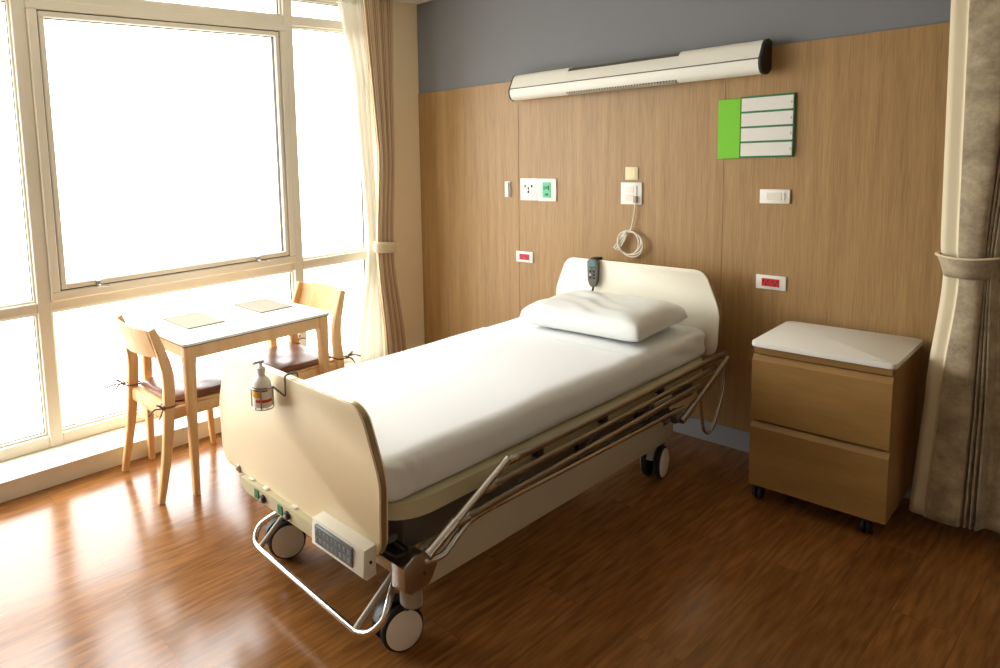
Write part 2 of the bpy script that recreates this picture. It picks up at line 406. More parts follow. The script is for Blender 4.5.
# window grid
MUL = [(-.78, -.71), (.932, 1.003), (2.605, 2.675), (3.28, 3.33)]
for k, (a, b) in enumerate(MUL):
    bm = B(); box(bm, WX-.11, WX, a, b, .10, CZ, .004, 1)
    struct('trim_%d' % (k+8), bm, M['frame'])
def pane_frame(bm, y0, y1, z0, z1, w, x0, x1, bev=.003):
    box(bm, x0, x1, y0, y1, z0, z0+w, bev, 1); box(bm, x0, x1, y0, y1, z1-w, z1, bev, 1)
    box(bm, x0, x1, y0, y0+w, z0+w, z1-w, bev, 1); box(bm, x0, x1, y1-w, y1, z0+w, z1-w, bev, 1)
bays = [(-.71, .932), (1.003, 2.605), (2.675, 3.28)]
for k, (a, b) in enumerate(bays):
    bm = B()
    for z0, z1 in ((.101, .165), (.835, .893), (2.447, 2.502), (CZ-.02, CZ)):
        box(bm, WX-.10, WX-.004, a, b, z0, z1, .004, 1)
    w = struct('window_%d' % (k+1), bm, M['frame'])
    main = (k == 1)
    rows = [(.165, .835), (2.502, CZ-.02)] + ([] if main else [(.893, 2.447)])
    for z0, z1 in rows:
        bm = B(); pane_frame(bm, a, b, z0, z1, .012, WX-.07, WX-.025, .002); obj('glazing_bead', bm, M['frame'], w, False)
        bm = B(); pane_frame(bm, a+.012, b-.012, z0+.012, z1-.012, .003, WX-.052, WX-.040, 0); obj('gasket_gap_shade', bm, M['gasket_gap_shade'], w, False)
        bm = B(); box(bm, WX-.050, WX-.044, a+.013, b-.013, z0+.013, z1-.013); obj('glass', bm, M['glass'], w, False)
    if main:
        bm = B(); pane_frame(bm, a, b, .893, 2.447, .048, WX-.06, WX+.022, .004); obj('outer_frame', bm, M['frame'], w, False)
        bm = B(); pane_frame(bm, a+.048, b-.048, .941, 2.399, .007, WX-.05, WX+.006, 0); obj('gasket_gap_shade', bm, M['gasket_gap_shade'], w, False)  # dark strip standing in for the shadow line between outer frame and sash
        bm = B(); pane_frame(bm, a+.054, b-.054, .947, 2.393, .030, WX-.05, WX+.016, .004); sash = obj('sash', bm, M['frame'], w, False)
        bm = B(); pane_frame(bm, a+.084, b-.084, .977, 2.363, .0025, WX-.03, WX-.005, 0); obj('gasket_gap_shade', bm, M['gasket_gap_shade'], w, False)
        bm = B(); box(bm, WX-.028, WX-.022, a+.085, b-.085, .978, 2.362); obj('glass', bm, M['glass'], w, False)
        for yy in (a+.25, b-.31):
            bm = B(); box(bm, WX+.014, WX+.032, yy-.012, yy+.012, .935, .972, .003)
            tube(bm, rounded_path([(WX+.03, yy, .950), (WX+.05, yy, .945), (WX+.052, yy+.05, .940)], .01), .006, 8)
            obj('latch', bm, M['steel'], w)

# ------------------------------------------------------------------ bed
BX = -1.825
bed = thing('hospital_bed', 'wheeled hospital bed with cream end boards, chrome fold-down side rail and castors', 'bed', (BX, 2.38, 0))
def end_board(name, y0, y1, zb, zt, m_, bx, hw, ht):
    H = zt-zb
    pts = [(-hw+.010, zb), (hw-.010, zb), (hw, zb+H*.55), (ht, zt), (-ht, zt), (-hw, zb+H*.55)]
    poly = round_poly(pts, [.06, .06, .05, .05, .05, .05], 7)
    mx = lambda a: bx+a
    bm = B(); prism(bm, poly, lambda a, b: (mx(a), y0, b), lambda a, b: (mx(a), y1, b), .004, 2)
    p = obj(name, bm, m_, bed)
    # metal edge strip running round the rim
    c = [(0, (zb+zt)/2)]
    bm = B()
    ring = []
    n = len(poly)
    cx_, cz_ = 0, (zb+zt)/2
    def off(pt, d):
        v = Vector((pt[0]-cx_, pt[1]-cz_)); return (pt[0]+v.normalized().x*d, pt[1]+v.normalized().y*d)
    ym = (y0+y1)/2; hwid = (y1-y0)*0.27
    A = [bm.verts.new((mx(off(q, -.002)[0]), ym-hwid, off(q, -.002)[1])) for q in poly]
    Bv = [bm.verts.new((mx(off(q, .003)[0]), ym-hwid, off(q, .003)[1])) for q in poly]
    Cv = [bm.verts.new((mx(off(q, .003)[0]), ym+hwid, off(q, .003)[1])) for q in poly]
    Dv = [bm.verts.new((mx(off(q, -.002)[0]), ym+hwid, off(q, -.002)[1])) for q in poly]
    rs = [A, Bv, Cv, Dv, A]
    for r0, r1 in zip(rs[:-1], rs[1:]):
        for i in range(n): bm.faces.new((r0[i], r0[(i+1) % n], r1[(i+1) % n], r1[i]))
    obj('edge_strip', bm, M['bronze'], p)
    return p
end_board('footboard', 1.25, 1.285, .40, .852, M['board'], -1.838, .465, .385)
end_board('headboard', 3.50, 3.535, .525, .950, M['boardh'], -1.806, .441, .370)

# deck tray under the mattress
poly = round_poly([(-2.262, 1.287), (-1.374, 1.287), (-1.374, 3.49), (-2.262, 3.49)], .20, 14)
bm = B(); prism(bm, poly, lambda a, b: (a, b, .480), lambda a, b: (a, b, .536), .012, 3); obj('deck', bm, M['tray'], bed)
bm = B(); box(bm, -2.20, -1.435, 1.40, 3.40, .345, .479, .006); obj('deck_frame', bm, M['dkgrey'], bed)
for nm, s in (('right', 1), ('left', -1)):
    x = BX+s*.375
    bm = B(); box(bm, x-.018, x+.018, 1.50, 3.20, .185, .325, .008); obj('side_beam', bm, M['beam'], bed)
bm = B()
box(bm, BX-.36, BX+.36, 1.375, 1.425, .285, .335, .006)
box(bm, BX-.36, BX+.36, 3.10, 3.16, .285, .335, .006)
box(bm, BX-.25, BX-.19, 1.42, 3.12, .29, .33, .004); box(bm, BX+.19, BX+.25, 1.42, 3.12, .29, .33, .004)
box(bm, BX-.25, BX-.20, 1.9, 1.96, .33, .41); box(bm, BX+.20, BX+.25, 1.9, 1.96, .33, .41)
box(bm, BX-.25, BX-.20, 2.8, 2.86, .33, .41); box(bm, BX+.20, BX+.25, 2.8, 2.86, .33, .41)
obj('chassis', bm, M['dkgrey'], bed)
# brackets carrying the end boards
for s in (-1, 1):
    bm = B(); box(bm, BX+s*.30-.02, BX+s*.30+.02, 1.284, 1.315, .36, .62, .004); box(bm, BX+s*.30-.02, BX+s*.30+.02, 1.30, 1.40, .34, .372, .004); obj('board_bracket', bm, M['steel'], bed)
    bm = B(); box(bm, BX+s*.30-.02, BX+s*.30+.02, 3.49, 3.499, .36, .66, .003); box(bm, BX+s*.30-.02, BX+s*.30+.02, 3.13, 3.495, .34, .372, .004); obj('board_bracket', bm, M['steel'], bed)

def caster(x, y, yaw, r=.085, ox=0.0, oy=0.0, fm='black'):
    ax = Vector((math.cos(yaw), math.sin(yaw), 0)); tr = Vector((-ax.y, ax.x, 0))
    c = Vector((x, y, r))
    bm = B()
    st = c-tr*.0+Vector((0, 0, 0))
    lathe(bm, [(.033, 0), (.036, .004), (.036, .085), (.030, .09), (.016, .092), (.016, .13)], (x+ox, y+oy, .172), seg=24)
    cap = obj('caster', bm, M['greyplast'], bed); bm = B()
    # fork shell over the wheels
    for s in (-1, 1):
        pass
    arc = []
    for k in range(9):
        a = math.radians(20+140*k/8)
        arc.append((math.cos(a)*(r+.012), math.sin(a)*(r+.012)))
    for k in range(9):
        a = math.radians(160-140*k/8)
        arc.append((math.cos(a)*(r*.80), math.sin(a)*(r*.80)))
    prism(bm, arc, lambda a, b: c+tr*a+Vector((0, 0, b))-ax*.013, lambda a, b: c+tr*a+Vector((0, 0, b))+ax*.013)
    tube(bm, [(c.x, c.y, r), (c.x+ox*.6, c.y+oy*.6, r+.07), (c.x+ox, c.y+oy, r+.098)], .015, 12)
    f = cap; obj('fork', bm, M[fm], f)
    for s in (-1, 1):
        w0 = c+ax*(s*.014)
        bm = B()
        sg = ax*s
        lathe(bm, [(.060, -.001), (r-.012, 0), (r-.004, .003), (r, .010), (r, .018), (r-.004, .025), (r-.010, .028), (.06, .028)], w0, sg, 40)
        wh = obj('wheel', bm, M['rubber'], f)
        bm = B(); lathe(bm, [(r-.011, .020), (r-.011, .0285), (r-.016, .031), (.03, .033), (.001, .0335)], w0, sg, 40)
        obj('wheel_disc', bm, M['wheel'], f)
    bm = B(); box(bm, c.x-.010, c.x+.010, c.y+.028, c.y+.085, r+.06, r+.078, .004)
    obj('brake_pedal', bm, M['black'], f)
caster(-1.480, 1.408, math.radians(-14), .078, .055, .01)
caster(-2.130, 1.420, math.radians(-20), .078, .03, .01)
caster(-1.485, 3.128, math.radians(9), .080, 0, 0, 'greyplast')
caster(-2.15, 3.128, math.radians(8), .080)

# foot-end control bar with green labels and knobs
poly = round_poly([(-2.145, .385), (-2.09, .352), (-1.60, .352), (-1.60, .400), (-2.12, .400)], [.02, .02, .004, .004, .02], 5)
bm = B(); prism(bm, poly, lambda a, b: (a, 1.225, b), lambda a, b: (a, 1.29, b), .004, 2); bar = obj('control_bar', bm, M['tray'], bed)
bm = B(); box(bm, -2.14, -1.44, 1.27, 1.33, .375, .402, .003); obj('board_rail', bm, M['steel'], bed)
for x in (-2.008, -1.858):
    bm = B(); box(bm, x-.016, x+.012, 1.2215, 1.2252, .357, .392, .001, 1); obj('green_label', bm, M['green'], bar)['label'] = 'dark green square label'
    bm = B(); lathe(bm, [(.015, 0), (.015, .010), (.012, .013), (.001, .013)], (x+.043, 1.226, .374), (0, -1, 0), 20); k = obj('knob', bm, M['black'], bar)
    bm = B(); lathe(bm, [(.007, .0), (.007, .0155), (.001, .016)], (x+.043, 1.226, .374), (0, -1, 0), 16); obj('knob_cap', bm, M['steel'], bar)
for x in (-2.07, -1.975, -1.80):
    bm = B(); box(bm, x-.014, x+.014, 1.236, 1.258, .400, .4055, .002); obj('clip', bm, M['offwhite'], bar)
bm = B(); lathe(bm, [(.018, 0), (.018, .05), (.012, .056), (.001, .056)], (-2.175, 1.30, .405), (0, -1, 0), 20); lathe(bm, [(.007, .05), (.007, .062), (.001, .062)], (-2.175, 1.30, .405), (0, -1, 0), 12)
obj('crank_socket', bm, M['bronze'], bed)
# control box with key panel
bm = B()
poly = [(1.196, .365), (1.203, .448), (1.249, .452), (1.249, .356), (1.21, .352)]
prism(bm, poly, lambda a, b: (-1.645, a, b), lambda a, b: (-1.395, a, b), .004, 2)
cb = obj('control_box', bm, M['offwhite'], bed)
bm = B(); box(bm, -1.622, -1.442, 1.193, 1.205, .375, .437, .002, 1); kp = obj('key_panel', bm, M['screen'], cb)
for row in range(2):
    for i in range(9):
        x = -1.612+i*.0195; z = .393+row*.027
        bm = B(); box(bm, x-.006, x+.006, 1.1915, 1.1935, z-.007, z+.007, .001, 1); obj('key', bm, M['keygrey'], kp)
bm = B(); lathe(bm, [(.005, 0), (.005, .003), (.001, .003)], (-1.395, 1.225, .405), (1, 0, 0), 12); obj('jack', bm, M['hole'], cb)

# bumper loop
bm = B()
path = catmull([(-2.020, 1.385, .262), (-2.075, 1.345, .225), (-2.125, 1.300, .172), (-2.112, 1.268, .130), (-2.060, 1.258, .120)], 6)[:-1]
path += [Vector((-2.06, 1.258, .120)), Vector((-1.52, 1.248, .112))]
path += catmull([(-1.50, 1.248, .112), (-1.448, 1.255, .135), (-1.405, 1.275, .190), (-1.405, 1.30, .235), (-1.432, 1.345, .255), (-1.455, 1.38, .262)], 6)
tube(bm, path, .0105, 12)
obj('bumper_bar', bm, M['chrome'], bed)
for a, b in (((-2.070, 1.262, .122), (-2.02, 1.40, .285)), ((-1.508, 1.250, .114), (-1.452, 1.40, .30))):
    bm = B(); tube(bm, [a, b], .0095, 10); obj('bumper_strut', bm, M['greyplast'], bed)
# corner brackets with levers
for s in (1, -1):
    X = lambda v: v if s > 0 else 2*BX-v
    poly = [(1.335, .268), (1.335, .345), (1.375, .368), (1.420, .368), (1.488, .315), (1.455, .262), (1.435, .250), (1.365, .250)]
    bm = B(); prism(bm, poly, lambda a, b: (X(-1.425), a, b), lambda a, b: (X(-1.368), a, b), .004, 2)
    xa, xb = sorted((X(-1.62), X(-1.42))); box(bm, xa, xb, 1.338, 1.372, .305, .343, .004)
    br = obj('corner_bracket', bm, M['steel'], bed)
    bm = B(); lathe(bm, [(.006, 0), (.006, .003), (.001, .003)], (X(-1.368), 1.42, .30), (s, 0, 0), 12); obj('bolt', bm, M['dkgrey'], br)
    bm = B(); tube(bm, rounded_path([(X(-1.50), 1.315, .415), (X(-1.47), 1.345, .405), (X(-1.415), 1.37, .405), (X(-1.405), 1.40, .385)], .02), [.016]*14, 10, flat=(1, .6)) if False else box(bm, *sorted((X(-1.52), X(-1.425))), 1.325, 1.372, .402, .425, .009, 3)
    obj('lever', bm, M['dkgrey'], br)
    bm = B(); tube(bm, rounded_path([(X(-1.455), 1.335, .372), (X(-1.39), 1.335, .380), (X(-1.385), 1.372, .385), (X(-1.45), 1.385, .380)], .012), .007, 8); obj('release_catch', bm, M['black'], br)

# side rails (folded down), right one as seen and its twin on the window side
def side_rail(s):
    X = lambda v: v if s > 0 else 2*BX-v
    xb, xa = -1.335, -1.312
    bm = B(); tube(bm, [(X(xb), 1.80, .553), (X(xb), 3.50, .556)], .013, 12, flat=(.8, 1.1)); r = obj('side_rail', bm, M['steel'], bed)
    def part(n, bm, m_): return obj(n, bm, m_, r)
    bm = B(); tube(bm, [(X(xb), 1.675, .497), (X(xb), 3.395, .508)], .012, 12, flat=(.8, 1.1)); part('bar', bm, M['steel'])
    bm = B(); tube(bm, [(X(xb), 1.545, .434), (X(xb), 3.255, .462)], .012, 12, flat=(.8, 1.1)); part('bar', bm, M['steel'])
    bm = B(); tube(bm, rounded_path([(X(-1.372), 1.43, .333), (X(xb), 1.47, .350), (X(xb), 1.585, .418), (X(xb), 1.66, .424), (X(xb), 3.08, .398)], .04), .0095, 12); part('lower_bar', bm, M['chrome'])
    bm = B(); tube(bm, [(X(xa), 1.768, .580), (X(xa), 1.50, .459)], .0115, 12); tube(bm, [(X(xa), 1.505, .461), (X(xa), 1.385, .407)], .0155, 12)
    tube(bm, [(X(xa), 1.388, .409), (X(xa), 1.375, .403)], .018, 12); part('front_arm', bm, M['chrome'])
    bm = B(); tube(bm, [(X(xa), 3.475, .545), (X(xa), 3.09, .392)], .010, 12); tube(bm, [(X(xa), 3.12, .405), (X(xa), 3.00, .360)], .0135, 12); part('rear_arm', bm, M['steel'])
    bm = B(); tube(bm, catmull([(X(-1.33), 3.475, .540), (X(-1.33), 3.492, .45), (X(-1.33), 3.47, .36), (X(-1.33), 3.395, .245), (X(-1.33), 3.335, .205), (X(-1.33), 3.275, .235), (X(-1.33), 3.25, .31), (X(-1.33), 3.21, .455)], 6), .0075, 10); part('hook_rod', bm, M['chrome'])
    for y, z in ((1.80, .553), (1.675, .497), (1.545, .434)):
        bm = B(); tube(bm, [(X(xb), y-.012, z), (X(xb), y+.045, z+.0005)], .0145, 12); part('end_ferrule', bm, M['chrome'])
    for y, z in ((1.99, .535), (2.42, .538), (2.88, .541), (2.26, .470), (2.70, .476)):
        bm = B(); box(bm, *sorted((X(-1.362), X(-1.338))), y-.022, y+.022, z-.030, z+.006, .005); part('hinge', bm, M['black'])
    for y in (1.99, 2.42, 2.88):
        bm = B(); tube(bm, [(X(-1.350), y+.02, .535), (X(-1.350), y-.14, .425)], .006, 8); part('link', bm, M['dkgrey'])
    bm = B(); box(bm, *sorted((X(-1.365), X(-1.36))), 2.86, 3.02, .44, .466, .001, 1); part('white_label', bm, M['white'])
    bm = B(); lathe(bm, [(.022, -.03), (.026, -.02), (.026, .02), (.02, .028)], (X(-1.345), 3.02, .372), Vector((0, .9, .4)), 20)
    box(bm, *sorted((X(-1.44), X(-1.35))), 2.96, 3.03, .345, .385, .006); part('pivot', bm, M['dkgrey'])
side_rail(1); side_rail(-1)
for s in (1, -1):
    x = BX+s*.363
    bm = B(); box(bm, x-.03, x+.03, 3.085, 3.165, .265, .405, .008); obj('leg_post', bm, M['dkgrey'], bed)

# ------------------------------------------------------------------ mattress, sheet, pillow
def slab(bm, x0, x1, y0, y1, z0, z1, rad, r, step, fn):
    """rounded slab with an even grid on every face"""
    nx, ny, nz = int((x1-x0)/step), int((y1-y0)/step), 10
    hx, hy = (x1-x0)/2, (y1-y0)/2; cx_, cy_ = (x0+x1)/2, (y0+y1)/2
    cache = {}
    def vert(i, j, k):
        if (i, j, k) in cache: return cache[i, j, k]
        x = -hx+2*hx*i/nx; y = -hy+2*hy*j/ny; z = z0+(z1-z0)*k/nz
        dx = abs(x)-(hx-rad); dy = abs(y)-(hy-rad); sx = 1 if x > 0 else -1; sy = 1 if y > 0 else -1
        if dx > 0 and dy > 0:
            l = math.hypot(dx, dy); f = max(dx, dy)/l; dx *= f; dy *= f
            x = sx*(hx-rad+dx); y = sy*(hy-rad+dy); l = math.hypot(dx, dy)
            s = rad-l; n = Vector((sx*dx/l, sy*dy/l, 0))
        elif hx-abs(x) < hy-abs(y): s = hx-abs(x); n = Vector((sx, 0, 0))
        else: s = hy-abs(y); n = Vector((0, sy, 0))
        p = Vector((cx_+x, cy_+y, z))
        for top in (1, 0):
            rr = r if top else r*.6
            w = z-(z1-rr) if top else (z0+rr)-z; u = rr-s
            if w > 0 and u > 0:
                f = max(u, w)/math.hypot(u, w); p += n*(u*f-u); p.z = (z1-rr+w*f) if top else (z0+rr-w*f)
        cache[i, j, k] = bm.verts.new(fn(p, n, s)); return cache[i, j, k]
    def q(a, b, c, d): bm.faces.new((vert(*a), vert(*b), vert(*c), vert(*d)))
    for i in range(nx):
        for j in range(ny):
            q((i, j, nz), (i+1, j, nz), (i+1, j+1, nz), (i, j+1, nz)); q((i, j, 0), (i, j+1, 0), (i+1, j+1, 0), (i+1, j, 0))
    for k in range(nz):
        for i in range(nx):
            q((i, 0, k), (i+1, 0, k), (i+1, 0, k+1), (i, 0, k+1)); q((i, ny, k), (i, ny, k+1), (i+1, ny, k+1), (i+1, ny, k))
        for j in range(ny):
            q((0, j, k), (0, j, k+1), (0, j+1, k+1), (0, j+1, k)); q((nx, j, k), (nx, j+1, k), (nx, j+1, k+1), (nx, j, k+1))

def sstep(a, b, t):
    t = max(0, min(1, (t-a)/(b-a))); return t*t*(3-2*t)
def mat_fn(p, n, s):
    side = 1-sstep(.0, .06, s)
    d = noise.noise(Vector((p.x*3, p.y*2.2, p.z*3)))
    w = noise.noise(Vector((p.x*9, p.y*7, p.z*2)))
    q = p.copy()
    low = sstep(.54, .60, p.z)
    q += n*(.0015*w+.0015*d)*side*low
    u = (p.x+1.81)/.41; v = (p.y-2.39)/1.09
    if p.z > .60: q.z += (.010*max(0, 1-u*u)*max(0, 1-v**6)+.003*d)*sstep(.60, .66, p.z)
    # the draw sheet's edge: a slight step across the bed, running down the side
    e = p.y-(2.80+.05*(p.x+1.4)+.012*noise.noise(Vector((p.x*5, 0, 4))))
    st = .004*(1-sstep(-.008, .008, e))+.0025*math.exp(-((e+.012)/.012)**2)
    q += n*st*side*low; q.z += st*(1-side)*low
    # shallow folds of pulled cotton
    q.z += .0018*math.sin((p.y*9+p.x*4)+2*d)*(1-side)*low
    # creases gathered at the foot corners and down the side near the head
    cr = (1-sstep(1.30, 1.62, p.y))*sstep(-1.62, -1.45, p.x)
    q += n*.008*math.sin((p.x*1.0-p.y*1.0)*(-105)+p.z*30+1.5*w)*cr*side*low*(1-sstep(.64, .675, p.z)*.7)
    hd = sstep(2.95, 3.2, p.y)
    q += n*.004*math.sin(p.z*70+p.y*20)*hd*side*low*(1-sstep(.64, .67, p.z))
    return q
bm = B(); slab(bm, -2.222, -1.398, 1.296, 3.488, .5375, .670, .075, .042, .0165, mat_fn)
mt = obj('mattress', bm, M['sheet'], None, True, 80)
tag(mt, 'thick mattress in tight white sheets on the wheeled bed', 'mattress')

def pillow_mesh(cx_, cy_, cz_, hx, hy, h, rot):
    bm = B(); n = 44; top = {}; bot = {}
    for i in range(n+1):
        for j in range(n+1):
            u = -1+2*i/n; v = -1+2*j/n
            e = (1-abs(u)**7)*(1-abs(v)**6)
            th = max(e, 0)**.31
            # edges pull in between the corners
            su = hx*(1-.035*(1-v*v)*0-.05*(1-abs(v)**2)*abs(u)**4*1.0); sv = hy*(1-.06*(1-abs(u)**2)*abs(v)**4)
            x = u*su; y = v*sv
            cr = .0025*math.sin((u*4+v*7)*2+1.5*math.sin(u*5))*e+.010*noise.noise(Vector((u*2.2, v*2.8, 1)))*e
            fold = .006*math.sin(v*14+u*3)*(abs(u) > .6)*(abs(u)-.6)*2.5*e
            zt = h*.66*th+cr+fold; zb = -h*.30*max(e, 0)**.35
            top[i, j] = (x, y, zt); bot[i, j] = (x, y, zb)
    R3 = Matrix.Rotation(rot, 3, 'Z')
    vt = {}; vb = {}
    for k_, p in top.items(): vt[k_] = bm.verts.new(R3 @ Vector(p)+Vector((cx_, cy_, cz_)))
    for k_, p in bot.items():
        i, j = k_
        vb[k_] = vt[k_] if i in (0, n) or j in (0, n) else bm.verts.new(R3 @ Vector(p)+Vector((cx_, cy_, cz_)))
    for i in range(n):
        for j in range(n):
            bm.faces.new((vt[i, j], vt[i+1, j], vt[i+1, j+1], vt[i, j+1]))
            bm.faces.new((vb[i, j], vb[i, j+1], vb[i+1, j+1], vb[i+1, j]))
    return bm
bm = pillow_mesh(-1.758, 3.135, .730, .303, .268, .130, math.radians(3))
tag(obj('pillow', bm, M['pillow'], None, True, 80), 'single plump white pillow at the head of the bed', 'pillow')

# ------------------------------------------------------------------ remote hanging on the headboard
rem = thing('bed_remote', 'dark grey handset remote hooked over the top of the headboard', 'remote control', (-2.0, 3.48, .77))
poly = round_poly([(-2.012, .800), (-1.992, .800), (-1.976, .835), (-1.972, .955), (-2.032, .955), (-2.028, .835)], [.006, .006, .01, .014, .014, .01], 4)
bm = B(); prism(bm, poly, lambda a, b: (a, 3.468, b), lambda a, b: (a, 3.4955, b), .005, 2); rb = obj('body', bm, M['dkgrey'], rem)
bm = B(); box(bm, -2.020, -1.984, 3.480, 3.545, .956, .962, .002); box(bm, -2.020, -1.984, 3.5385, 3.545, .915, .960, .002); obj('hook', bm, M['black'], rem)
bm = B(); box(bm, -2.023, -1.981, 3.4655, 3.469, .918, .944, .001, 1); obj('display', bm, M['teal'], rb)
for i in range(4):
    for j in range(2):
        bm = B(); box(bm, -2.019+j*.021, -2.005+j*.021, 3.4645, 3.469, .846+i*.018, .857+i*.018, .002, 1); obj('button', bm, M['key'] if (i, j) == (1, 0) else M['teal'] if i == 3 else M['black'], rb)
bm = B(); tube(bm, catmull([(-2.002, 3.482, .802), (-2.004, 3.480, .785), (-2.010, 3.480, .765), (-2.02, 3.485, .748)], 5), .0055, 10); obj('cable', bm, M['black'], rem)

# ------------------------------------------------------------------ bottle in its wire holder on the footboard
hx0 = -1.903
hold = thing('wire_holder', 'small steel wire holder hooked over the footboard', 'holder', (hx0, 1.21, .74))
bm = B()
yb = 1.203
for z in (.815,):
    tube(bm, [(hx0+.038*math.cos(2*PI*k/28), yb+.038*math.sin(2*PI*k/28), z) for k in range(28)], .0022, 8, True)
tube(bm, [(hx0+.038*math.cos(2*PI*k/28), yb+.038*math.sin(2*PI*k/28), .744) for k in range(28)], .0022, 8, True)
tube(bm, [(hx0-.038, yb, .744), (hx0+.038, yb, .744)], .0022, 8)
tube(bm, [(hx0, yb-.038, .744), (hx0, yb+.038, .744)], .0022, 8)
for a in (225, 45, 320): 
    c_, s_ = math.cos(math.radians(a)), math.sin(math.radians(a)); tube(bm, [(hx0+.038*c_, yb+.038*s_, .744), (hx0+.038*c_, yb+.038*s_, .815)], .0028, 8)
obj('basket', bm, M['steel'], hold)
for dx in (.085,):
    bm = B(); z0 = .78 if dx > 0 else .80
    tube(bm, rounded_path([(hx0+.027, yb+.027, .815), (hx0+dx, 1.2425, .79), (hx0+dx, 1.2425, .866), (hx0+dx, 1.296, .866), (hx0+dx, 1.296, .82)], .012), .0032, 8); obj('hook', bm, M['dkgrey'], hold)
bot = thing('sanitizer_bottle', 'white pump bottle with orange and red label in the wire holder', 'bottle', (hx0, yb, .747))
bm = B(); lathe(bm, [(.031, 0), (.034, .004), (.034, .076), (.032, .086), (.026, .097), (.016, .104), (.014, .110), (.014, .121)], (hx0, yb, .747), seg=32); obj('body', bm, M['bottle'], bot)
def band(z0, z1, m_, a0=0, a1=360, r=.0345):
    bm = B(); n = 28
    va = [[bm.verts.new((hx0+rr*math.cos(math.radians(a0+(a1-a0)*k/n)), yb+rr*math.sin(math.radians(a0+(a1-a0)*k/n)), z)) for k in range(n+1)] for rr, z in ((r-.0004, z0), (r, z0), (r, z1), (r-.0004, z1))]
    for p_, q_ in zip(va, va[1:]):
        for k in range(n): bm.faces.new((p_[k], p_[k+1], q_[k+1], q_[k]))
    return obj('label_band', bm, m_, bot)
band(.752, .820, M['white'], 238, 412)
band(.806, .820, M['brown'], 242, 360, .0348); band(.785, .804, M['orange'], 242, 322, .0348); band(.768, .778, M['labelred'], 285, 395, .0348)
bm = B(); lathe(bm, [(.016, 0), (.016, .014), (.009, .018), (.006, .022), (.006, .035)], (hx0, yb, .868), seg=20)
box(bm, hx0-.010, hx0+.010, yb-.034, yb+.010, .900, .910, .003); obj('pump', bm, M['white'], bot)

# ------------------------------------------------------------------ bed head lamp
lamp = thing('bed_head_lamp', 'long white wall lamp with black end caps above the bed', 'lamp', (-1.93, 3.66, 1.88))
P_up = [(3.700, 2.030), (3.665, 2.040), (3.640, 2.034), (3.622, 2.015), (3.590, 1.955)]
P_lo = [(3.588, 1.949), (3.585, 1.930), (3.592, 1.905), (3.608, 1.888), (3.635, 1.880), (3.668, 1.884), (3.700, 1.905)]
x0, x1, n0, n1 = -2.618, -1.262, -2.245, -1.63
def shell(pts, xa, xb, th=.003):
    bm = B(); c = Vector((3.65, 1.955)); outer = pts; inner = [tuple(Vector(p)+(c-Vector(p)).normalized()*th) for p in pts]
    poly = outer+inner[::-1]
    prism(bm, poly, lambda a, b: (xa, a, b), lambda a, b: (xb, a, b)); return bm
full = P_up+P_lo
core = [tuple(Vector(p)+(Vector((3.65, 1.955))-Vector(p)).normalized()*.006) for p in full]
bm = B(); prism(bm, core, lambda a, b: (x0+.004, a, b), lambda a, b: (x1-.004, a, b)); obj('core', bm, M['dkgrey'], lamp)
obj('upper_cover', shell(P_up, x0, n0), M['lamp'], lamp); obj('upper_cover', shell(P_up, n1, x1), M['lamp'], lamp)
obj('upper_cover', shell([(3.630, 2.016), (3.620, 2.010), (3.590, 1.955)], n0, n1), M['lamp'], lamp)
obj('lower_cover', shell(P_lo, x0, n0), M['lamp'], lamp); obj('lower_cover', shell(P_lo, n1, x1), M['lamp'], lamp)
obj('lower_cover', shell(P_lo[:3]+[(3.600, 1.896)], n0, n1), M['lamp'], lamp)
bm = B()
for i in range(40):
    xx = n0+.012+(n1-n0-.024)*i/39; box(bm, xx-.0012, xx+.0012, 3.603, 3.672, 1.8795, 1.896)
box(bm, n0, n1, 3.640, 3.644, 1.880, 1.895); obj('louvre', bm, M['offwhite'], lamp)
cap_o = [tuple(Vector(p)+(Vector(p)-Vector((3.65, 1.955))).normalized()*.003) for p in full]
cap_o = [(min(a, BY-.001), b) for a, b in cap_o]
for xa, xb in ((x0-.008, x0-.0002), (x1+.0002, x1+.016)):
    bm = B(); prism(bm, cap_o, lambda a, b: (xa, a, b), lambda a, b: (xb, a, b), .002, 1); obj('end_cap', bm, M['black'], lamp)

# ------------------------------------------------------------------ name board
nb_ = thing('name_board', 'wall board with lime green side and four blank white slats', 'sign', (-1.30, BY, 1.49))
bm = B(); box(bm, -1.366, -1.143, BY-.012, BY-.0005, 1.492, 1.786, .002, 1); fr = obj('frame', bm, M['dkgreen'], nb_)
bm = B(); box(bm, -1.466, -1.366, BY-.014, BY-.0005, 1.490, 1.780, .002, 1); obj('side_panel', bm, M['lime'], nb_)
for i in range(4):
    z = 1.5005+i*.0715
    bm = B(); box(bm, -1.362, -1.149, BY-.0165, BY-.0115, z, z+.062, .001, 1); s_ = obj('slat', bm, M['slat'], nb_)
    bm = B(); box(bm, -1.1575, -1.1535, BY-.0172, BY-.0164, z+.024, z+.036); obj('pull', bm, M['greyplast'], s_)

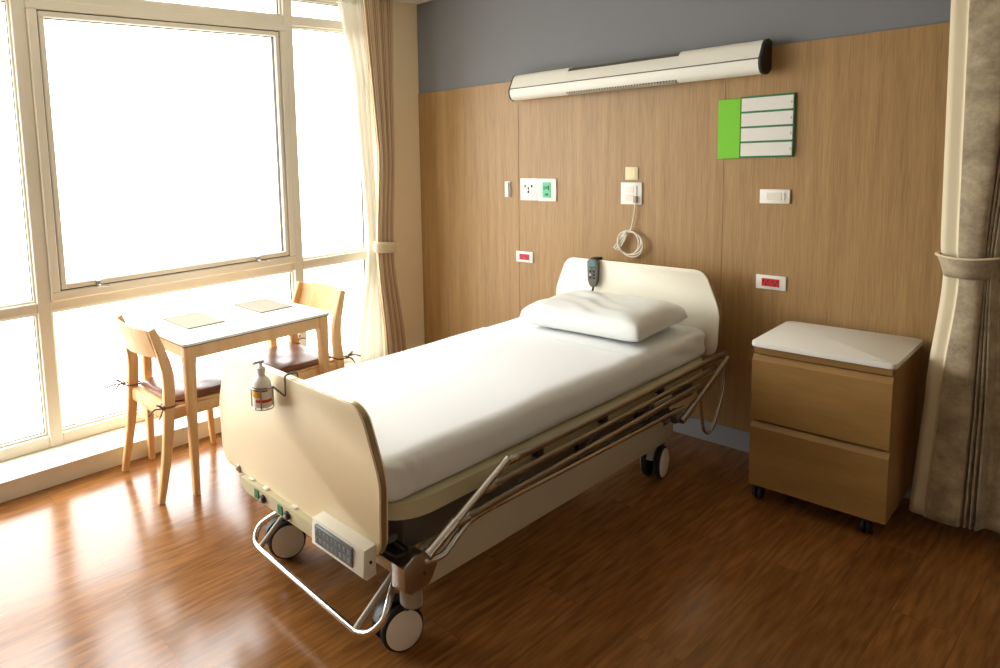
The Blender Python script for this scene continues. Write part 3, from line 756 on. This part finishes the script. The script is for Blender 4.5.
# ------------------------------------------------------------------ wall plates
def plate(name, label, x0, x1, z0, z1, m_, cat, depth=.009, group=None):
    t = thing(name, label, cat, ((x0+x1)/2, BY, z0), group)
    bm = B(); box(bm, x0, x1, BY-depth, BY-.0003, z0, z1, .0025, 2); obj('plate', bm, m_, t); return t
def flat(t, n, x0, x1, z0, z1, d0, d1, m_, bev=.001):
    bm = B(); box(bm, x0, x1, BY-d1, BY-d0, z0, z1, bev, 1); return obj(n, bm, m_, t)
t = plate('wall_latch', 'narrow white and steel vertical fitting left of the double socket plate', -2.742, -2.701, 1.270, 1.372, M['white'], 'fitting', .012)
flat(t, 'steel_strip', -2.722, -2.706, 1.275, 1.367, .012, .020, M['steel'], .003)
t = plate('power_socket', 'white socket outlet plate joined to the mint green data outlet', -2.624, -2.4965, 1.252, 1.392, M['white'], 'socket')
flat(t, 'face', -2.604, -2.515, 1.285, 1.365, .009, .0115, M['white'])
for dx, dz, w in ((-.030, .018, .006), (.018, .018, .006), (-.006, .004, .005), (-.006, -.018, .006)):
    flat(t, 'slot', -2.556+dx-w, -2.556+dx+w, 1.325+dz-.008, 1.325+dz+.008, .0113, .0123, M['hole'] if dx > -.02 else M['dkgreen'])
t = plate('data_outlet', 'white plate with a mint green outlet, right of the white socket', -2.4955, -2.368, 1.250, 1.390, M['white'], 'outlet')
f_ = flat(t, 'green_face', -2.462, -2.402, 1.272, 1.368, .009, .0125, M['mint'])
flat(t, 'slot', -2.452, -2.445, 1.318, 1.345, .0123, .0135, M['dkgreen']); flat(t, 'slot', -2.421, -2.414, 1.318, 1.348, .0123, .0135, M['hole'])
flat(t, 'jack', -2.440, -2.424, 1.326, 1.343, .0123, .0135, M['dkgreen']); flat(t, 'jack', -2.443, -2.420, 1.285, 1.300, .0123, .0135, M['dkgreen'])
def red_socket(label, xa, xb, za, zb):
    t = plate('emergency_socket', label, xa, xb, za, zb, M['white'], 'socket')
    xm, zm = (xa+xb)/2, (za+zb)/2
    flat(t, 'red_face', xm-.037, xm+.037, zm-.019, zm+.019, .009, .012, M['red'])
    for s in (-1, 1):
        for dx, dz in ((-.009, .006), (.009, .006), (0, -.008)):
            flat(t, 'slot', xm+s*.019+dx-.0025, xm+s*.019+dx+.0025, zm+dz-.005, zm+dz+.005, .0118, .0128, M['hole'])
red_socket('red socket on a white plate low on the wall left of the headboard', -2.660, -2.535, .850, .920)
red_socket('red socket on a white plate above the bedside cabinet', -1.281, -1.156, .855, .924)
t = plate('dimmer_switch', 'wide white switch plate on the wall above the cabinet socket', -1.276, -1.152, 1.272, 1.340, M['white'], 'switch')
flat(t, 'rocker', -1.246, -1.186, 1.288, 1.324, .009, .013, M['offwhite']); flat(t, 'slider', -1.184, -1.172, 1.289, 1.323, .009, .0135, M['offwhite'])
t = plate('blank_plate', 'small yellowed square plate above the nurse call plate', -1.940, -1.869, 1.383, 1.455, M['note'], 'plate', .006)
bm = B(); box(bm, -1.930, -1.879, BY-.008, BY-.0058, 1.393, 1.445, .001, 1); obj('cover', bm, M['note'], t)
t = plate('call_plate', 'square white nurse call plate with a plugged-in cord', -1.962, -1.844, 1.247, 1.369, M['white'], 'call point', .010)
flat(t, 'cover', -1.933, -1.888, 1.312, 1.345, .010, .0125, M['offwhite']); flat(t, 'cover', -1.933, -1.888, 1.268, 1.302, .010, .0125, M['offwhite'])
flat(t, 'slot', -1.874, -1.868, 1.30, 1.352, .010, .0125, M['greyplast']); flat(t, 'plug', -1.884, -1.864, 1.258, 1.295, .010, .028, M['greyplast'], .003)
# coiled call cord
y = BY-.02
bm = B()
pts = [(-1.874, y, 1.262), (-1.878, y, 1.22), (-1.886, y, 1.16), (-1.900, y-.002, 1.105), (-1.935, y-.004, 1.060), (-1.975, y-.004, 1.015), (-1.985, y-.005, .990), (-1.965, y-.008, 1.01), (-1.93, y-.01, 1.055)]
cx_, cz_ = -1.903, 1.030
ring_ = []
for k in range(4*16):
    a = math.radians(140-k*22.5); R_ = .058+.006*math.sin(k*.7)+.004*(k//16)
    ring_.append((cx_+R_*math.cos(a)+.003*(k//16), y-.006-.0035*(k//16)+.002*math.sin(k), cz_+R_*1.05*math.sin(a)))
tube(bm, catmull(pts+ring_[1:], 3), .0034, 8)
cd = thing('pull_cord', 'coiled white cord hanging below the nurse call plate', 'cord', (-1.9, 3.68, .96))
obj('coil', bm, M['offwhite'], cd)
for k_, (dx, dz, l) in enumerate(((0, 0, .085), (.012, -.008, .075), (.024, -.012, .07))):
    bm = B(); tube(bm, catmull([(-1.925+dx*.4, y-.012, 1.082), (-1.955+dx, y-.012, 1.045+dz*.5), (-1.99+dx, y-.010-.002*k_, .998+dz)], 5), .0036, 8); obj('loop_end', bm, M['offwhite'], cd)
bm = B(); tube(bm, [(-1.915, y-.010, 1.098), (-1.928, y-.012, 1.078)], .010, 12); obj('tie', bm, M['offwhite'], cd)

# ------------------------------------------------------------------ bedside cabinet
cab = thing('bedside_cabinet', 'two drawer wooden bedside cabinet with white top on small castors', 'cabinet', (-.885, 3.43, 0))
cx0, cx1, cy0, cy1 = -1.120, -.652, 3.205, 3.655
bm = B()
box(bm, cx0+.004, cx0+.022, cy0+.018, cy1-.005, .080, .704, .001, 1); box(bm, cx1-.022, cx1-.004, cy0+.018, cy1-.005, .080, .704, .001, 1)
box(bm, cx0+.022, cx1-.022, cy1-.015, cy1-.005, .080, .704); box(bm, cx0+.022, cx1-.022, cy0+.018, cy1-.015, .080, .100); box(bm, cx0+.022, cx1-.022, cy0+.018, cy1-.015, .684, .704)
box(bm, cx0+.006, cx1-.006, cy0+.006, cy0+.02, .672, .704, .002, 1)
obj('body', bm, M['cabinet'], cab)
poly = round_poly([(cx0-.002, cy0-.016), (cx1+.006, cy0-.016), (cx1+.006, cy1+.006), (cx0-.002, cy1+.006)], .022, 5)
bm = B(); prism(bm, poly, lambda a, b: (a, b, .7045), lambda a, b: (a, b, .726), .004, 2); obj('top', bm, M['white'], cab)
for z0, z1 in ((.380, .665), (.082, .368)):
    # front with a finger bevel along its upper edge
    poly = [(cy0-.004, z0+.002), (cy0-.004, z1-.022), (cy0+.012, z1), (cy0+.017, z1), (cy0+.017, z0)]
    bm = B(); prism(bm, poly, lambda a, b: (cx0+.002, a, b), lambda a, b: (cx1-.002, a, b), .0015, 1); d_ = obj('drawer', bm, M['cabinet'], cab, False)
bm = B(); box(bm, cx0+.024, cx1-.024, cy0+.0175, cy0+.019, .075, .684); obj('recess', bm, M['recess'], cab, False)
for x in (cx0+.022, cx1-.070):
    for yy in (cy0+.06, cy1-.06):
        bm = B()
        for s in (-1, 1): lathe(bm, [(.012, 0), (.030, .002), (.032, .006), (.030, .014), (.008, .016)], (x+s*.002, yy, .032), (s, 0, 0), 24)
        box(bm, x-.020, x+.020, yy-.020, yy+.020, .048, .0795, .004); obj('caster', bm, M['black'], cab)

cab.rotation_euler = (0, 0, math.radians(1.5))

# ------------------------------------------------------------------ table and placemats
tx0, tx1, ty0, ty1 = -3.366, -2.793, 1.352, 2.232
table = thing('side_table', 'rectangular white topped beech table in front of the window', 'table', ((tx0+tx1)/2, (ty0+ty1)/2, 0))
poly = round_poly([(tx0, ty0), (tx1, ty0), (tx1, ty1), (tx0, ty1)], .022, 6)
bm = B(); prism(bm, poly, lambda a, b: (a, b, .738), lambda a, b: (a, b, .750), .001, 1); obj('tabletop', bm, M['table'], table)
bm = B(); prism(bm, [(a*0.9995-.0008, b) for a, b in poly], lambda a, b: (a, b, .7335), lambda a, b: (a, b, .7379), .001, 1); obj('edge_band', bm, M['edge'], table)
bm = B()
for (a, b, c_, d_) in ((tx0+.03, tx1-.03, ty0+.018, ty0+.038), (tx0+.03, tx1-.03, ty1-.038, ty1-.018), (tx0+.018, tx0+.038, ty0+.03, ty1-.03), (tx1-.038, tx1-.018, ty0+.03, ty1-.03)):
    box(bm, a, b, c_, d_, .668, .7325, .003, 1)
obj('apron', bm, M['beech'], table)
for sx in (0, 1):
    for sy in (0, 1):
        xx = (tx0+.036) if sx == 0 else (tx1-.036); yy = (ty0+.036) if sy == 0 else (ty1-.036)
        ix = 1 if sx == 0 else -1; iy = 1 if sy == 0 else -1
        bm = B()
        sweep_rect(bm, [(xx-ix*.008, yy-iy*.008, 0), (xx-ix*.004, yy-iy*.004, .35), (xx, yy, .62), (xx+ix*.002, yy+iy*.002, .66), (xx+ix*.004, yy+iy*.004, .7325)], [(.032, .032), (.042, .042), (.052, .052), (.058, .058), (.064, .064)], (1, 0, 0), .22)
        obj('leg', bm, M['beech'], table)
def placemat(cx, cy, w, h, label):
    poly = round_poly([(cx-w/2, cy-h/2), (cx+w/2, cy-h/2), (cx+w/2, cy+h/2), (cx-w/2, cy+h/2)], .004, 2)
    bm = B(); prism(bm, poly, lambda a, b: (a, b, .7503), lambda a, b: (a, b, .7555), .0008, 1)
    tag(obj('placemat', bm, M['mata'], None, False), label, 'placemat', 'placemats on the window table')
placemat(-3.190, 1.608, .305, .215, 'beige rectangular placemat on the table, the one nearer the footboard chair')
placemat(-3.205, 2.060, .300, .215, 'beige rectangular placemat on the table, the one nearer the tied curtain')

# ------------------------------------------------------------------ chairs (built facing +y, origin on the floor)
def make_chair(label):
    ch = thing('dining_chair', label, 'chair', (0, 0, 0), 'beech chairs at the window table')
    for s in (-1, 1):
        bm = B()
        sweep_rect(bm, catmull([(s*.222, .000, 0), (s*.219, .045, .22), (s*.214, .072, .43), (s*.209, .082, .60), (s*.204, .062, .71), (s*.198, .018, .845)], 5),
                   [(.030+.004*math.sin(min(1, t/15)*PI), .030+.026*math.sin(min(1, max(0, t/25))*PI*.92)) for t in range(26)], (1, 0, 0), .25)
        obj('rear_leg', bm, M['beech'], ch)
        bm = B(); sweep_rect(bm, [(s*.205, .520, 0), (s*.203, .505, .22), (s*.200, .492, .44)], [(.026, .028), (.033, .036), (.038, .042)], (1, 0, 0), .25); obj('front_leg', bm, M['beech'], ch)
    # curved backrest panel between the rear legs
    bm = B(); rings = []
    n = 16
    for i in range(n+1):
        x = -.196+.392*i/n; bow = -.038*(1-(x/.196)**2)
        prof = [(.044, .700), (.030, .745), (.012, .800), (.002, .842), (-.014, .842), (-.006, .800), (.012, .745), (.026, .700)]
        rings.append([bm.verts.new((x, yy+bow+.012, z+(.006*(1-(x/.196)**2) if z > .8 else -.0))) for yy, z in prof])
    ring_faces(bm, rings); obj('backrest', bm, M['beech'], ch)
    bm = B()
    box(bm, -.195, .195, .060, .082, .385, .440, .003); box(bm, -.195, .195, .485, .507, .385, .440, .003)
    for s in (-1, 1): box(bm, s*.204-.011, s*.204+.011, .085, .490, .385, .440, .003)
    obj('seat_rail', bm, M['beech'], ch)
    poly = round_poly([(-.216, .062), (.216, .062), (.222, .522), (-.222, .522)], [.01, .01, .04, .04], 5)
    bm = B(); prism(bm, [(a if abs(a) < .19 or b > .12 else a*.86, b) for a, b in poly], lambda a, b: (a, b, .440), lambda a, b: (a, b, .452), .003, 2); obj('seat', bm, M['beech'], ch)
    return ch
def cushion_bm():
    bm = B(); n = 30; T = {}; Bo = {}
    for i in range(n+1):
        for j in range(n+1):
            u = -1+2*i/n; v = -1+2*j/n; e = (1-abs(u)**6)*(1-abs(v)**6)
            hw = .186 if v < -.75 else .205
            hw = .184+.024*min(1, max(0, (v+.85)/.3))
            x = u*hw; yy = .300+v*.205
            T[i, j] = bm.verts.new((x, yy, .466+.022*max(e, 0)**.35+.002*math.sin(u*6)*math.sin(v*6)*e))
            Bo[i, j] = T[i, j] if i in (0, n) or j in (0, n) else bm.verts.new((x, yy, .466-.0125*max(e, 0)**.2))
    for i in range(n):
        for j in range(n):
            bm.faces.new((T[i, j], T[i+1, j], T[i+1, j+1], T[i, j+1])); bm.faces.new((Bo[i, j], Bo[i, j+1], Bo[i+1, j+1], Bo[i+1, j]))
    return bm
def make_cushion(label):
    cu = thing('seat_cushion', label, 'cushion', (0, 0, 0), 'brown cushions on the beech chairs')
    obj('pad', cushion_bm(), M['leather'], cu, True, 80)
    for s in (-1, 1):
        bm = B()
        # band round the rear leg, knot and two loose ends
        tube(bm, catmull([(s*.180, .105, .468), (s*.190, .108, .470), (s*.244, .100, .468), (s*.248, .060, .466), (s*.222, .036, .465), (s*.188, .046, .466), (s*.178, .085, .466)], 5, True), .0045, 8, True)
        lathe(bm, [(.001, -.010), (.009, -.006), (.011, 0), (.009, .006), (.001, .010)], (s*.238, .038, .466), (1, 0, 0), 12)
        tube(bm, catmull([(s*.238, .036, .466), (s*.262, .018, .458), (s*.268, .000, .430)], 5), .004, 6)
        tube(bm, catmull([(s*.238, .034, .466), (s*.244, -.010, .472), (s*.262, -.05, .458)], 5), .004, 6)
        tube(bm, catmull([(s*.238, .036, .466), (s*.256, .015, .486), (s*.246, .000, .492), (s*.238, .025, .475)], 5), .0035, 6)
        obj('tie', bm, M['leather'], cu)
    return cu
def copy_tree(o, parent=None):
    c = o.copy(); C.objects.link(c)
    if parent: c.parent = parent
    for k in list(o.children): copy_tree(k, c)
    return c
ch1 = make_chair('beech chair with curved back, standing nearer the footboard, back to the viewer\'s left')
cu1 = make_cushion('brown leather tie-on cushion on the chair nearer the footboard')
ch2 = copy_tree(ch1); cu2 = copy_tree(cu1)
ch2['label'] = 'beech chair with curved back, at the far end of the table by the curtain'
cu2['label'] = 'brown leather tie-on cushion on the far chair by the curtain'
for o in (ch1, ch2): o.scale = (1, 1, .985)
for o in (cu1, cu2): o.scale = (1, 1, .985)
for o in (ch1, cu1): o.location = (-3.075, 1.210, 0)
for o in (ch2, cu2): o.location = (-3.075, 2.405, 0); o.rotation_euler = (0, 0, PI)

# ------------------------------------------------------------------ curtains
def curtain(name, mats, levels, nrow, parent=None, thick=.003, mfn=None):
    """levels: list of (z, plan polyline) with equal point counts, interpolated smoothly"""
    bm = B(); uvl = bm.loops.layers.uv.new('UVMap'); rows = []
    zs = [l[0] for l in levels]
    for k in range(nrow+1):
        z = zs[0]+(zs[-1]-zs[0])*k/nrow
        i = 0
        while i < len(zs)-2 and ((zs[0] < zs[-1] and z > zs[i+1]) or (zs[0] > zs[-1] and z < zs[i+1])): i += 1
        t = (z-zs[i])/(zs[i+1]-zs[i]); t = t*t*(3-2*t) if levels[i][2] else t
        A, D_ = levels[i][1], levels[i+1][1]
        rows.append([bm.verts.new((a[0]*(1-t)+d[0]*t, a[1]*(1-t)+d[1]*t, z)) for a, d in zip(A, D_)])
    n = len(rows[0])
    for k in range(nrow):
        for j in range(n-1):
            f = bm.faces.new((rows[k][j], rows[k][j+1], rows[k+1][j+1], rows[k+1][j]))
            if mfn: f.material_index = mfn(j/(n-1))
            for lp, (u, v) in zip(f.loops, ((j, k), (j+1, k), (j+1, k+1), (j, k+1))): lp[uvl].uv = (u/(n-1), v/nrow)
    o = obj(name, bm, mats, parent, True, 80)
    md = o.modifiers.new('thickness', 'SOLIDIFY'); md.thickness = thick; md.offset = 0
    return o
def pleats(x, y0, y1, n, amp, ph=0, pts=None):
    N = pts or n*10
    out = []
    for i in range(N+1):
        t = i/N; a = 2*PI*n*t+ph
        out.append((x+amp*math.sin(a)+amp*.25*math.sin(2.3*a+1), y0+(y1-y0)*t))
    return out
lc = thing('striped_curtain', 'beige striped curtain gathered by a white tieback beside the window', 'curtain', (-3.43, 3.28, 0))
NP = 224
curtain('cloth', [M['stripe']], [(2.64, pleats(-3.44, 3.13, 3.405, 14, .016, 0, NP), 0), (1.61, pleats(-3.44, 3.225, 3.385, 14, .015, 0, NP), 1), (.925, pleats(-3.425, 3.175, 3.335, 14, .012, 0, NP), 1), (.115, pleats(-3.43, 3.235, 3.435, 14, .018, 0, NP), 0)], 60, lc)
bm = B(); cl = []
poly = [(-3.425+.052*math.cos(2*PI*k/28), 3.255+.100*math.sin(2*PI*k/28)) for k in range(28)]
r0 = [[bm.verts.new((-3.425+(a+3.425)*sc, 3.255+(b-3.255)*sc, z-.10*(b-3.255)+0*a)) for a, b in poly] for sc, z in ((1.0, .895), (1.04, .915), (1.04, .955), (1.0, .972))]
for p_, q_ in zip(r0, r0[1:]):
    for k in range(28): bm.faces.new((p_[k], p_[(k+1) % 28], q_[(k+1) % 28], q_[k]))
tb = obj('tieback', bm, M['cloth'], lc); md = tb.modifiers.new('t', 'SOLIDIFY'); md.thickness = .004
sh = curtain('sheer_curtain', [M['sheer']], [(2.64, pleats(-3.53, 2.985, 3.20, 9, .016, .5, 108), 0), (2.1, pleats(-3.53, 3.11, 3.24, 9, .014, .5, 108), 1), (.93, pleats(-3.52, 3.17, 3.27, 9, .010, .5, 108), 1), (.115, pleats(-3.505, 2.985, 3.27, 9, .020, .5, 108), 0)], 50)
tag(sh, 'thin white sheer curtain hanging between the glass and the striped curtain', 'curtain')

rc = thing('privacy_curtain', 'mottled taupe curtain with cream edge tied back at the right', 'curtain', (-.42, 3.45, 0))
def rprof(xs, yf, d, w):
    """plan: cream return, flat front, three tight pleats, recessed run to the right"""
    a, b, c_, e = xs
    pts = [(a+.004, yf+.05), (a, yf+.02), (a+.012, yf+.004), ((a+b)/2, yf+.001), (b-.006, yf), (b, yf-.010), (b+.008, yf-.013), (b+(c_-b)*.5, yf-.020), (c_-.010, yf-.018), (c_, yf-.006)]
    for i in range(3):
        u = c_+w*(i+.5)/3
        pts += [(u-.25*w/3, yf+d), (u, yf+d+.005), (u+.25*w/3, yf+d*.1), (u+.45*w/3, yf)]
    pts += [(c_+w+.005, yf+d*.6), (c_+w+.02, yf+d*1.6), (e*.6+(c_+w)*.4, yf+d*1.2), (e*.35+(c_+w)*.65+.02, yf+d*1.9) if False else (e*.75+(c_+w)*.25, yf+d*2.0), (e, yf+d*1.0), (e+.05, yf+d*2), (e+.10, yf+d*.8)]
    return [(p.x, p.y) for p in catmull([(x, y, 0) for x, y in pts], 4)]
levels = [(2.62, rprof((-.604, -.550, -.40, -.25), 3.45, .030, .05), 0),
          (1.16, rprof((-.584, -.532, -.462, -.395), 3.45, .018, .03), 1),
          (1.05, rprof((-.572, -.524, -.462, -.405), 3.455, .014, .022), 1),
          (.55, rprof((-.600, -.552, -.468, -.33), 3.44, .026, .040), 0),
          (.075, rprof((-.624, -.570, -.476, -.30), 3.42, .032, .048), 0)]
ncol = len(levels[0][1])
curtain('cloth', [M['cloth'], M['velvet']], levels, 60, rc, .004, lambda u: 0 if u < 5.2/(ncol/4) else 1)
bm = B(); rr_ = []
for (rx, ry, z, dz) in ((.064, .045, 1.035, 0), (.070, .050, 1.060, 0), (.078, .056, 1.085, .004), (.087, .064, 1.108, .008)):
    rr_.append([bm.verts.new((-.506+rx*1.0*math.cos(2*PI*k/32), 3.462+ry*math.sin(2*PI*k/32), z+dz*math.cos(2*PI*k/32)**2)) for k in range(32)])
for p_, q_ in zip(rr_, rr_[1:]):
    for k in range(32): bm.faces.new((p_[k], p_[(k+1) % 32], q_[(k+1) % 32], q_[k]))
tb = obj('tieback', bm, M['velvet'], rc); md = tb.modifiers.new('t', 'SOLIDIFY'); md.thickness = .004
bm = B(); tube(bm, [(-.506+.088*math.cos(2*PI*k/32), 3.462+.065*math.sin(2*PI*k/32), 1.110+.008*math.cos(2*PI*k/32)**2) for k in range(32)], .005, 8, True); obj('piping', bm, M['cloth'], tb)
